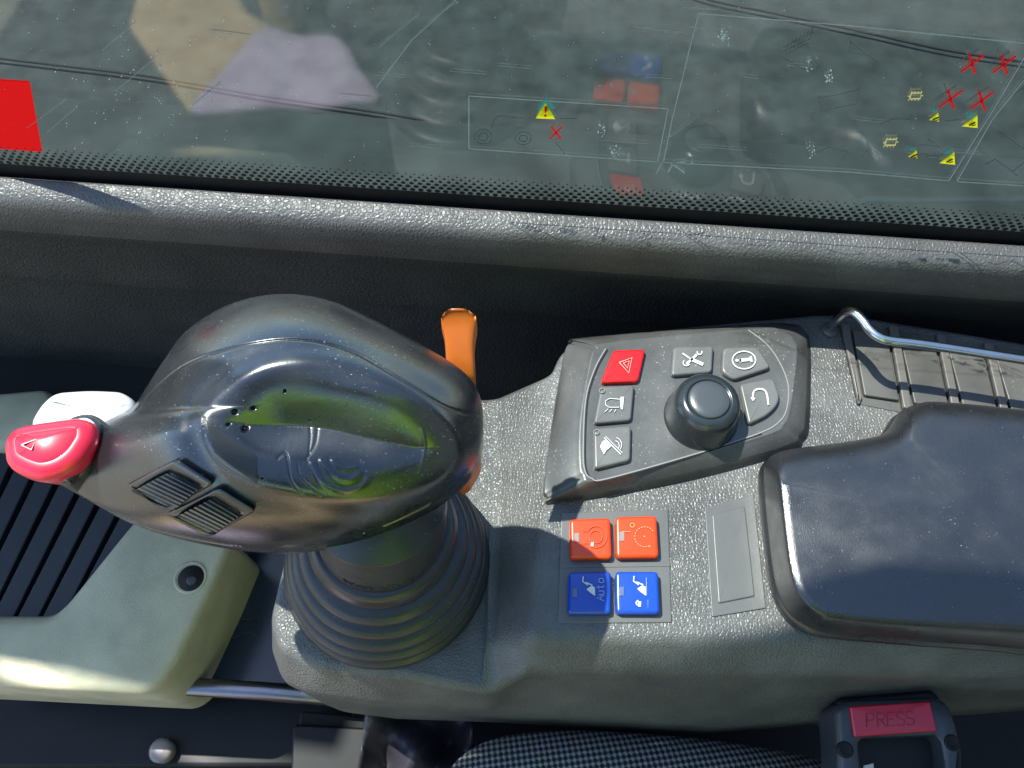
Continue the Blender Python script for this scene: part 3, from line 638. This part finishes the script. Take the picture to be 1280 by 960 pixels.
marks = [([(383, 574), (394, 555), (397, 535)], .0005, 1.3), ([(347, 573), (358, 568), (364, 600), (378, 618)], .0006, 1.4), ([(372, 582), (378, 598), (402, 620)], .0005, 1.2), ([(387, 526), (388, 545), (386, 566)], .0004, 1.1), ([(527, 534), (531, 560), (525, 590)], -.0006, 1.2), ([(390, 580), (405, 604), (430, 614), (452, 608), (460, 598)], -.0008, 3), ([(402, 576), (416, 593), (435, 600), (450, 592)], -.0007, 3), ([(416, 576), (428, 586), (445, 584)], -.0006, 2.5), ([(255, 522), (256, 548), (270, 575), (292, 592), (322, 607)], .0006, 1.1)]
holes = [(293.5, 515, 3), (306, 536, 3.6), (316.5, 510, 2.2), (285.5, 530.5, 1.6), (328, 598, 1.3), (356, 489, 1.6)]
def zbase(py): return .140 - .030 * (py - 367) / 318
def gz(px, py, fine=True):
    px = np.asarray(px, float); py = np.asarray(py, float)
    t = np.arctan2(py - CY, px - CX); v_ = np.clip(np.hypot(px - CX, py - CY) / rout(t), 0, 1)
    arm = sm((230 - px) / 160)
    z = zbase(py) + (.036 * (1 - arm) + .014 * arm) * (1 - v_ ** 2.6) ** .62
    d = sdist(px, py, dish, True)
    z = z - .0135 * sm(d / 125.) * (d > 0) + .0008 * np.exp(-(d / 12.) ** 2)
    z = z - .0004 * np.exp(-((d + 16) / 12.) ** 2)
    # hollow between the rim and the parting line, and a flatter band in front
    if fine:
        rd = sdist(px, py, ridge, False); z = z - .0007 * np.exp(-(rd / 1.4) ** 2)
        for pts, dep, wd in marks: z = z - .6 * dep * np.exp(-(sdist(px, py, spline(pts, 5, False), False) / wd) ** 2)
        for hx, hy, hr in holes: z = z - .0016 * sm(1.6 - np.hypot(px - hx, py - hy) / hr)
    return z
NT, NR = 620, 170
tt = np.linspace(-np.pi, np.pi, NT, endpoint=False); ro = rout(tt)
# smooth the outline radius a little to round off the spline knots
k_ = np.hanning(7); k_ /= k_.sum(); ro = np.convolve(np.concatenate([ro[-3:], ro, ro[:3]]), k_, 'valid')
vv = np.sin(np.linspace(0.01, 1, NR) * math.pi / 2) ** .9
PX = CX + np.outer(vv, ro * np.cos(tt)); PY = CY + np.outer(vv, ro * np.sin(tt))
Z = gz(PX.ravel(), PY.ravel()).reshape(PX.shape)
Vg = Pa(np.stack([PX.ravel(), PY.ravel()], 1), Z.ravel())
rim = Vg[-NT:]
nc = np.array([*cen(.12), .0])
under = []
for k in range(1, 13):
    a_ = k / 12; s = 1 - .012 * math.sin(a_ * 1.57) if k < 4 else 1 - .75 * ((k - 3) / 9) ** 1.4
    xy = nc[:2] + (rim[:, :2] - nc[:2]) * s; zz = rim[:, 2] - .022 * a_ ** .7 - (.006 * ((k - 3) / 9) if k > 3 else 0)
    under.append(np.concatenate([xy, zz[:, None]], 1))
Vg = np.concatenate([Vg] + under)
n_r = NR + 12; Fc = []
ii = np.arange(NT); jj = (ii + 1) % NT
for k in range(n_r - 1): Fc += list(zip(k * NT + ii, k * NT + jj, (k + 1) * NT + jj, (k + 1) * NT + ii))
Fc.append(tuple(range(NT))); Fc.append(tuple(range((n_r - 1) * NT, n_r * NT)))
grip = obj('grip', Vg, Fc, M['grip'], js, True)
def onz(off):
    def f_(x, y, dz): return P(x, y, float(gz(x, y, False)) + off + dz)
    return f_
# textured inlay beside the dish
def patch(name, quad, nu, nv, hfun, mt, parent, off=0, label=None, skirt_=.0):
    """a curved sheet that follows the grip; quad = four pixel corners"""
    q = [np.array(p, float) for p in quad]; U = np.linspace(0, 1, nu); W = np.linspace(0, 1, nv); pts = []; hh = []
    for w_ in W:
        for u_ in U:
            pts.append(q[0] * (1 - u_) * (1 - w_) + q[1] * u_ * (1 - w_) + q[2] * u_ * w_ + q[3] * (1 - u_) * w_); hh.append(hfun(u_, w_))
    pts = np.array(pts); z = gz(pts[:, 0], pts[:, 1], False) + off + np.array(hh)
    edge = [(i % nu in (0, nu - 1)) or (i // nu in (0, nv - 1)) for i in range(nu * nv)]
    z = z - np.where(edge, skirt_, 0)
    Vp = Pa(pts, z); Fp = [(r * nu + c_, r * nu + c_ + 1, (r + 1) * nu + c_ + 1, (r + 1) * nu + c_) for r in range(nv - 1) for c_ in range(nu - 1)]
    return obj(name, Vp, Fp, mt, parent, True, label=label)
patch('textured_inlay', [(257, 524), (321, 570), (321, 605), (268, 566)], 20, 12, lambda u, w_: 0, M['gripmat'], js, off=.0003)
V2 = [onz(.0003)(x, y, 0) for x, y in ((259, 528), (280, 540), (300, 553), (320, 569), (321, 603), (295, 590), (274, 572), (261, 550))]
# thumb wheels
def wheel(outer, inner, label):
    o1, i1 = rpoly(outer, 7, 6), rpoly(inner, 2, 6)
    def ringz(p, off): return Pa(p, gz(p[:, 0], p[:, 1], False) + off)
    ce = np.array(inner).mean(0)
    rg = [ringz(o1, -.004), ringz(o1, .0014), ringz(ce + (o1 - ce) * .96, .0024), ringz(ce + (o1 - ce) * .90, .0026), ringz(ce + (i1 - ce) * 1.06, .0022), ringz(i1, .0012), ringz(i1, -.004)]
    v, f = loft(rg, False, False)
    fr_ = obj('wheel_frame', v, f, M['grip'], js, True, label=label)
    q = [np.array(p, float) for p in inner]
    nu = 121; nv = 9; N_ = 8
    rid = lambda u: .0017 * (abs(math.cos(u * N_ * math.pi)) ** .6)
    patch('ribbed_wheel', [q[1], q[0], q[3], q[2]][0:4] if False else [q[1], q[2], q[3], q[0]][0:1] + [q[0], q[3], q[2]], nu, nv, lambda u, w_: .0044 * math.sin(math.pi * min(max(u, .02), .98)) ** .7 + rid(u) - .0008, M['ribs'], fr_, off=0)
wheel([(157, 606), (221, 573), (269, 604), (205, 639)], [(166, 614), (213, 589), (251, 609), (218, 637)], 'upper left ribbed thumb wheel')
wheel([(206, 643), (274, 609), (321, 638), (260, 672)], [(220, 646), (267, 622), (302, 643), (267, 668)], 'lower right ribbed thumb wheel')
# end buttons
za = float(gz(100, 575, False))
slab('button_collar', [(60, 598), (80, 520), (112, 512), (136, 530), (132, 548), (106, 588), (75, 602)], za + .004, .022, M['rubber'], js, r=14, edge=.003, crown=.001, draft=-.001, label='black ribbed collar behind the red button')
slab('collar_ring', [(70, 596), (92, 519), (113, 517), (127, 530), (123, 548), (100, 582), (80, 599)], za + .0062, .006, M['grip'], js, r=14, edge=.0015, label=None)
rb = slab('red_button', [(1, 578), (-2, 548), (14, 530), (36, 525), (70, 520), (97, 517), (115, 524), (116, 545), (98, 574), (72, 592), (44, 598), (20, 590)], za + .012, .016, M['redgloss'], js, r=16, edge=.0050, crown=.0022, draft=-.003, label='glossy red end button with small triangle', seg=6)
ribbons('triangle_symbol', [([(26, 556), (45, 549), (39, 562), (26, 556)], 1.5)], [], za + .0136, M['pressdk'], rb, h=.0006)
slab('pale_button', [(30, 532), (48, 502), (66, 487), (110, 484), (150, 486), (165, 497), (166, 512), (140, 540), (90, 550)], za - .004, .018, M['whitegloss'], js, r=16, edge=.004, dish=.001, label='pale grey end button catching the sun')
# orange lever behind the grip
lv = []
for (cx, cy, hw, hh, z) in ((572, 398.5, 12, 2, .118), (573, 401, 20, 4.5, .1175), (574, 404, 24.5, 6, .116), (574.5, 412, 24.5, 7, .1135), (575, 424, 21.5, 7, .111), (575, 440, 20, 7, .108), (576, 460, 20, 8, .104), (577, 480, 20, 8, .100)):
    q = P(cx, cy, z); sx = hw * .000295; sy = .0062 if hw > 13 else .003
    ring = []
    for k in range(24):
        a_ = k / 24 * 2 * math.pi; e = .6
        ring.append((q.x + sx * math.copysign(abs(math.cos(a_)) ** e, math.cos(a_)), q.y + .002 * math.sin(a_), q.z + sy * math.copysign(abs(math.sin(a_)) ** e, math.sin(a_))))
    lv.append(ring)
v, f = loft(lv); obj('orange_lever', v, f, M['lever'], js, True, label='worn orange trigger lever behind the grip')
q1 = P(590, 590, .108)
slab('side_trigger', [(578, 560), (600, 545), (601, 575), (584, 603), (572, 606)], .104, .012, M['lever'], js, r=6, edge=.003, label='orange red trigger edge under the right end of the grip')

# ------------------------------------------------------------------ floor vent housing, cover, rail and the dark footwell at the left
vz = -.16
vh = thing('vent_housing', 'olive beige floor vent housing left of the joystick with dark diagonal slats', 'vent')
ho = rpoly([(-120, 500), (55, 484), (72, 500), (150, 560), (290, 675), (262, 740), (222, 822), (203, 852), (180, 867), (-120, 852)], [5, 8, 8, 5, 10, 10, 14, 14, 18, 5], 6)
hi = rpoly([(-118, 560), (30, 560), (60, 575), (110, 600), (170, 642), (148, 668), (110, 715), (80, 752), (62, 768), (-118, 768)], [3, 8, 8, 5, 8, 8, 8, 8, 12, 3], 6)
O_, I_ = Pa(ho, vz), Pa(hi, vz)
rings = [lift(O_, vz - .10), lift(O_, vz - .006), lift(offset(O_, -.002), vz - .0015), lift(offset(O_, -.005), vz), lift(offset(I_, .008), vz), lift(offset(I_, .003), vz - .002), lift(I_, vz - .007), lift(I_, vz - .03)]
v, f = loft(rings, False, False); obj('housing', v, f, M['beige'], vh, True)
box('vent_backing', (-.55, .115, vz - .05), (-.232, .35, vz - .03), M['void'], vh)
def slat(x0, y0, x1, y1, wd):
    a_, b_ = P(x0, y0, vz - .012), P(x1, y1, vz - .012); d_ = (b_ - a_).normalized(); n_ = Vector((-d_.y, d_.x, 0)) * wd
    V = []
    for q in (a_, b_):
        for s, z in ((-1, -.012), (-.9, 0), (.9, .003), (1, -.012)): V.append(q + n_ * s * .5 + Vector((0, 0, z)))
    obj('slat', V, [(0, 1, 5, 4), (1, 2, 6, 5), (2, 3, 7, 6), (0, 3, 2, 1), (4, 5, 6, 7), (3, 0, 4, 7)], M['slat'], vh, True, bevel=.001)
for k in range(-4, 7):
    x = 8 + 31 * k
    slat(x - 8, 782, x + 112 - 4 * 0, 600 - 60 + 14 * k * .3, .0135)
q = P(238, 722, vz)
lathe('screw_well', [(q.x, q.y, vz - .002, .0115), (q.x, q.y, vz + .0008, .0112), (q.x, q.y, vz + .0010, .0096), (q.x, q.y, vz + .0002, .0088)], M['beige'], vh, 40)
lathe('screw_well_floor', [(q.x + .0008, q.y - .0006, vz + .0002, .0090), (q.x + .0008, q.y - .0006, vz + .0013, .0088)], M['void'], vh, 40)
lathe('screw', [(q.x + .002, q.y - .002, vz + .001, .0038), (q.x + .002, q.y - .002, vz + .0022, .0036), (q.x + .002, q.y - .002, vz + .0024, .0018)], M['slat'], vh, 24)
fc = slab('footwell_cover', [(120, 560), (420, 560), (420, 862), (150, 850)], -.235, .02, M['navy'], None, r=6, edge=.003)
tag(fc, 'glossy cover panel tinted as reflected sky, with faint key outline between vent and boot', 'cover panel')
ribbons('key_outline', [(arc(291, 783, 14, 14, 40, 320, 20), 1.6), ([(301, 774), (316, 774), (319, 771), (324, 771), (325, 793), (318, 793), (315, 790), (302, 791)], 1.6)], [], -.2348, M['slat'], fc, h=.0008)
rl = tube('floor_rail', [P(60, 848, -.215), P(200, 856, -.215), P(330, 864, -.215), P(560, 886, -.215)], .0062, M['rail'], n=20)
tag(rl, 'satin metal rail running under the vent housing and console', 'rail')
tb = box('floor_channel', tuple(P(-60, 960, -.30))[0:2] + (-.32,), tuple(P(470, 868, -.30))[0:2] + (-.29,), M['black'], bevel=.004)
tag(tb, 'long black channel on the floor under the metal rail', 'channel')
q = P(200, 938, -.28)
bo = lathe('floor_bolt', [(q.x, q.y, -.295, .009), (q.x, q.y, -.281, .0088), (q.x, q.y, -.279, .006), (q.x, q.y, -.2788, .002)], M['led'], None, 32)
tag(bo, 'round grey bolt head in the dark floor channel at lower left', 'bolt')
px_ = thing('seat_bracket', 'dark angled seat bracket on the floor beneath the joystick boot', 'bracket')
slab('bracket_top', [(375, 888), (500, 900), (500, 990), (365, 990)], -.24, .05, M['void'], px_, r=3, edge=.002)
slab('bracket_face', [(366, 905), (500, 912), (500, 1000), (362, 1000)], -.235, .01, M['black'], px_, r=3, edge=.002)
# gaiter: a folded dark cloth
sk = box('gap_darkening_box', (-.12, -.02, -.46), (.75, .105, -.25), M['black'], bevel=.01)  # black box added to keep the gap by the seat dark
tag(sk, 'added black box that darkens the gap under the console', 'filler box')
V = []; nU, nV = 40, 26
for j in range(nV):
    for i in range(nU):
        u, w_ = i / (nU - 1), j / (nV - 1)
        x = 462 + 130 * u - 20 * w_ * (1 - u); y = 868 + 120 * w_ + 10 * u
        z = -.17 + .010 * math.sin(u * 13 + w_ * 3.2) * (.5 + w_) + .008 * math.sin(w_ * 9 - u * 7) + .006 * abs(math.sin(u * 9 + w_ * 5)) - .04 * u
        V.append(P(x, y, z))
ga = obj('cloth_gaiter', V, [(j * nU + i, j * nU + i + 1, (j + 1) * nU + i + 1, (j + 1) * nU + i) for j in range(nV - 1) for i in range(nU - 1)], M['gaiter'], None, True)
sd = ga.modifiers.new('s', 'SOLIDIFY'); sd.thickness = .0012
tag(ga, 'crumpled dark cloth gaiter between console and seat', 'gaiter')

# ------------------------------------------------------------------ seat and belt buckle
seat = thing('driver_seat', 'woven grey fabric seat cushion at the bottom edge below the console', 'seat')
so = [(540, 1000), (556, 962), (578, 938), (612, 920), (660, 911), (720, 908), (800, 911), (900, 920), (1000, 936), (1080, 955), (1160, 985), (1200, 1040), (1200, 1200), (540, 1200)]
A = Pa(spline(so, 8), -.10)[:, :2]; rings = [lift(offset(A, -.004), -.30), lift(A, -.16)]
for k in range(1, 9):
    t_ = k / 8 * math.pi / 2; rings.append(lift(offset(A, -.030 * (1 - math.cos(t_))), -.13 + .035 * math.sin(t_)))
cc = A.mean(0); last = rings[-1][:, :2]
for s in (.85, .6, .3, .05): rings.append(lift(cc + (last - cc) * s, -.095 + .008 * (1 - s * s)))
v, f = loft(rings); obj('bolster', v, f, M['fabric'], seat, True)
box('seat_base', (-.02, -.62, -.32), (.42, -.09, -.13), M['fabric'], seat, bevel=.03)
box('seat_back', (.42, -.62, -.2), (.54, -.10, .55), M['fabric'], seat, bevel=.04)
bk = thing('belt_buckle', 'dark seat belt buckle with red press button standing beside the seat', 'buckle')
bz = -.045
bo_ = rpoly([(1043, 886), (1056, 876), (1172, 871), (1188, 880), (1197, 906), (1205, 940), (1206, 1060), (1050, 1060), (1047, 930)], [10, 8, 8, 12, 8, 8, 8, 8, 8], 5)
bi_ = rpoly([(1074, 928), (1080, 923), (1170, 919.5), (1177, 926), (1181, 950), (1183, 1040), (1130, 1042), (1080, 1044), (1077, 960)], [5, 4, 4, 5, 4, 4, 4, 4, 4], 5)
O_, I_ = Pa(bo_, bz), Pa(bi_, bz)
rings = [lift(O_, bz - .025), lift(O_, bz - .003), lift(offset(O_, -.0012), bz - .0006), lift(offset(O_, -.003), bz), lift(offset(I_, .0015), bz), lift(offset(I_, .0004), bz - .0006), lift(I_, bz - .002), lift(I_, bz - .022)]
v, f = loft(rings, False, False); obj('buckle_body', v, f, M['buckle'], bk, True)
slab('slot_floor', [(1068, 915), (1186, 910), (1192, 1050), (1070, 1050)], bz - .012, .004, M['black'], bk, r=2, edge=.0005)
slab('rear_cover', [(1046, 873), (1165, 862), (1176, 872), (1180, 890), (1050, 894)], bz - .006, .018, M['black'], bk, r=5, edge=.002)
pb = slab('press_button', [(1062, 883), (1163, 876.5), (1172, 914), (1068.5, 921.5)], bz + .0016, .006, M['press'], bk, r=3, edge=.0008, crown=.0003, label='red release button')
letters('PRESS', 1084, 909, [13.5, 12.5, 12, 12, 12], 17, bz + .0018, M['pressdk'], pb, wpx=1.1, up=False, ang=-3, h=.0003)
for x, y in ((1056.5, 937), (1190, 928.5)):
    q = P(x, y, bz); s_ = lathe('screw_head', [(q.x, q.y, bz - .001, .0040), (q.x, q.y, bz + .0006, .0039), (q.x, q.y, bz + .0009, .0032), (q.x, q.y, bz + .0005, .0024), (q.x, q.y, bz + .0004, .0008)], M['black'], bk, 28)
lb = slab('belt_label', [(1079, 957), (1092, 954), (1094, 990), (1080, 990)], bz - .011, .001, M['whitegloss'], bk, r=1, edge=.0002)

# ------------------------------------------------------------------ operator, outside the frame but mirrored in pane, grip and boot
def skin_fig(name, joints, edges, mt, parent, sub=2):
    me = bpy.data.meshes.new(name); me.from_pydata([j[:3] for j in joints], edges, []); me.update()
    o = bpy.data.objects.new(name, me); COL.objects.link(o); o.parent = parent; me.materials.append(mt)
    s = o.modifiers.new('s', 'SKIN'); s.use_smooth_shade = True
    for i, j in enumerate(joints):
        r_ = j[3] if isinstance(j[3], tuple) else (j[3], j[3]); me.skin_vertices[0].data[i].radius = r_
    me.skin_vertices[0].data[0].use_root = True
    ss = o.modifiers.new('u', 'SUBSURF'); ss.levels = sub; ss.render_levels = sub
    return o
pe = thing('person', 'seated person in yellow green jacket and khaki trousers mirrored in the black grip', 'person')
skin_fig('jacket', [(.22, -.42, -.02, .15), (.20, -.42, .18, .16), (.16, -.41, .38, .17), (.15, -.41, .50, .07), (.12, -.20, .46, .07), (.05, -.16, .30, .055), (.03, -.09, .44, .035), (.10, -.58, .42, .08), (-.10, -.50, .24, .075), (-.30, -.36, .22, .06)], [(0, 1), (1, 2), (2, 3), (2, 4), (4, 5), (5, 6), (2, 7), (7, 8), (8, 9)], M['hivis'], pe)
skin_fig('trousers', [(.20, -.42, -.05, .14), (.10, -.34, -.08, .095), (-.10, -.34, -.12, .085), (-.32, -.36, -.20, .07), (-.42, -.38, -.32, .05), (-.42, -.38, -.44, .045), (.10, -.53, -.05, .095), (-.12, -.58, -.06, .085), (-.34, -.62, -.06, .07), (-.42, -.62, -.28, .05), (-.42, -.62, -.44, .045)], [(0, 1), (1, 2), (2, 3), (3, 4), (4, 5), (0, 6), (6, 7), (7, 8), (8, 9), (9, 10)], M['khaki'], pe)
skin_fig('head', [(.14, -.41, .52, .05), (.12, -.41, .60, .06), (.10, -.41, .70, .085), (.10, -.41, .78, .06)], [(0, 1), (1, 2), (2, 3)], M['skin'], pe)
# added flat slabs: only their lilac and tan reflections in the pane are seen
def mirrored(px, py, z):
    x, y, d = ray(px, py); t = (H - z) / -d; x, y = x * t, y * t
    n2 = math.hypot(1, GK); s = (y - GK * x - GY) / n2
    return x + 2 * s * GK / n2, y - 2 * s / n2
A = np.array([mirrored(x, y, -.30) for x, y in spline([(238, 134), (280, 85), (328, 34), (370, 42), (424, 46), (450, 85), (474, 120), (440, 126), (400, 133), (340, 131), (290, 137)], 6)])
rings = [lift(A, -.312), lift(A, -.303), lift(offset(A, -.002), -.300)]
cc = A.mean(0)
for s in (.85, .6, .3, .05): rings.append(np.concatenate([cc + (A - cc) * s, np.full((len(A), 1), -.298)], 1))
v, f = loft(rings); tag(obj('lilac_mirror_slab', v, f, M['lilac'], None, True), 'added lilac slab out of view, shaped for its reflection in the upper left of the window', 'mirror slab')
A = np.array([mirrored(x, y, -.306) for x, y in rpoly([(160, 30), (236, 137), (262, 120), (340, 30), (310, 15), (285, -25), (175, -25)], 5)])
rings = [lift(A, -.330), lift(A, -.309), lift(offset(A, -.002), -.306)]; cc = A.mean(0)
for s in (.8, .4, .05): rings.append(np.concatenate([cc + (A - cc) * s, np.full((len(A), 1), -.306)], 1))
v, f = loft(rings); tag(obj('tan_mirror_slab', v, f, M['khaki'], None, True), 'added tan slab out of view, standing in for the knee mirrored in the window', 'bag')
print('tris', sum(len(o.data.polygons) for o in bpy.data.objects if o.type == 'MESH'))
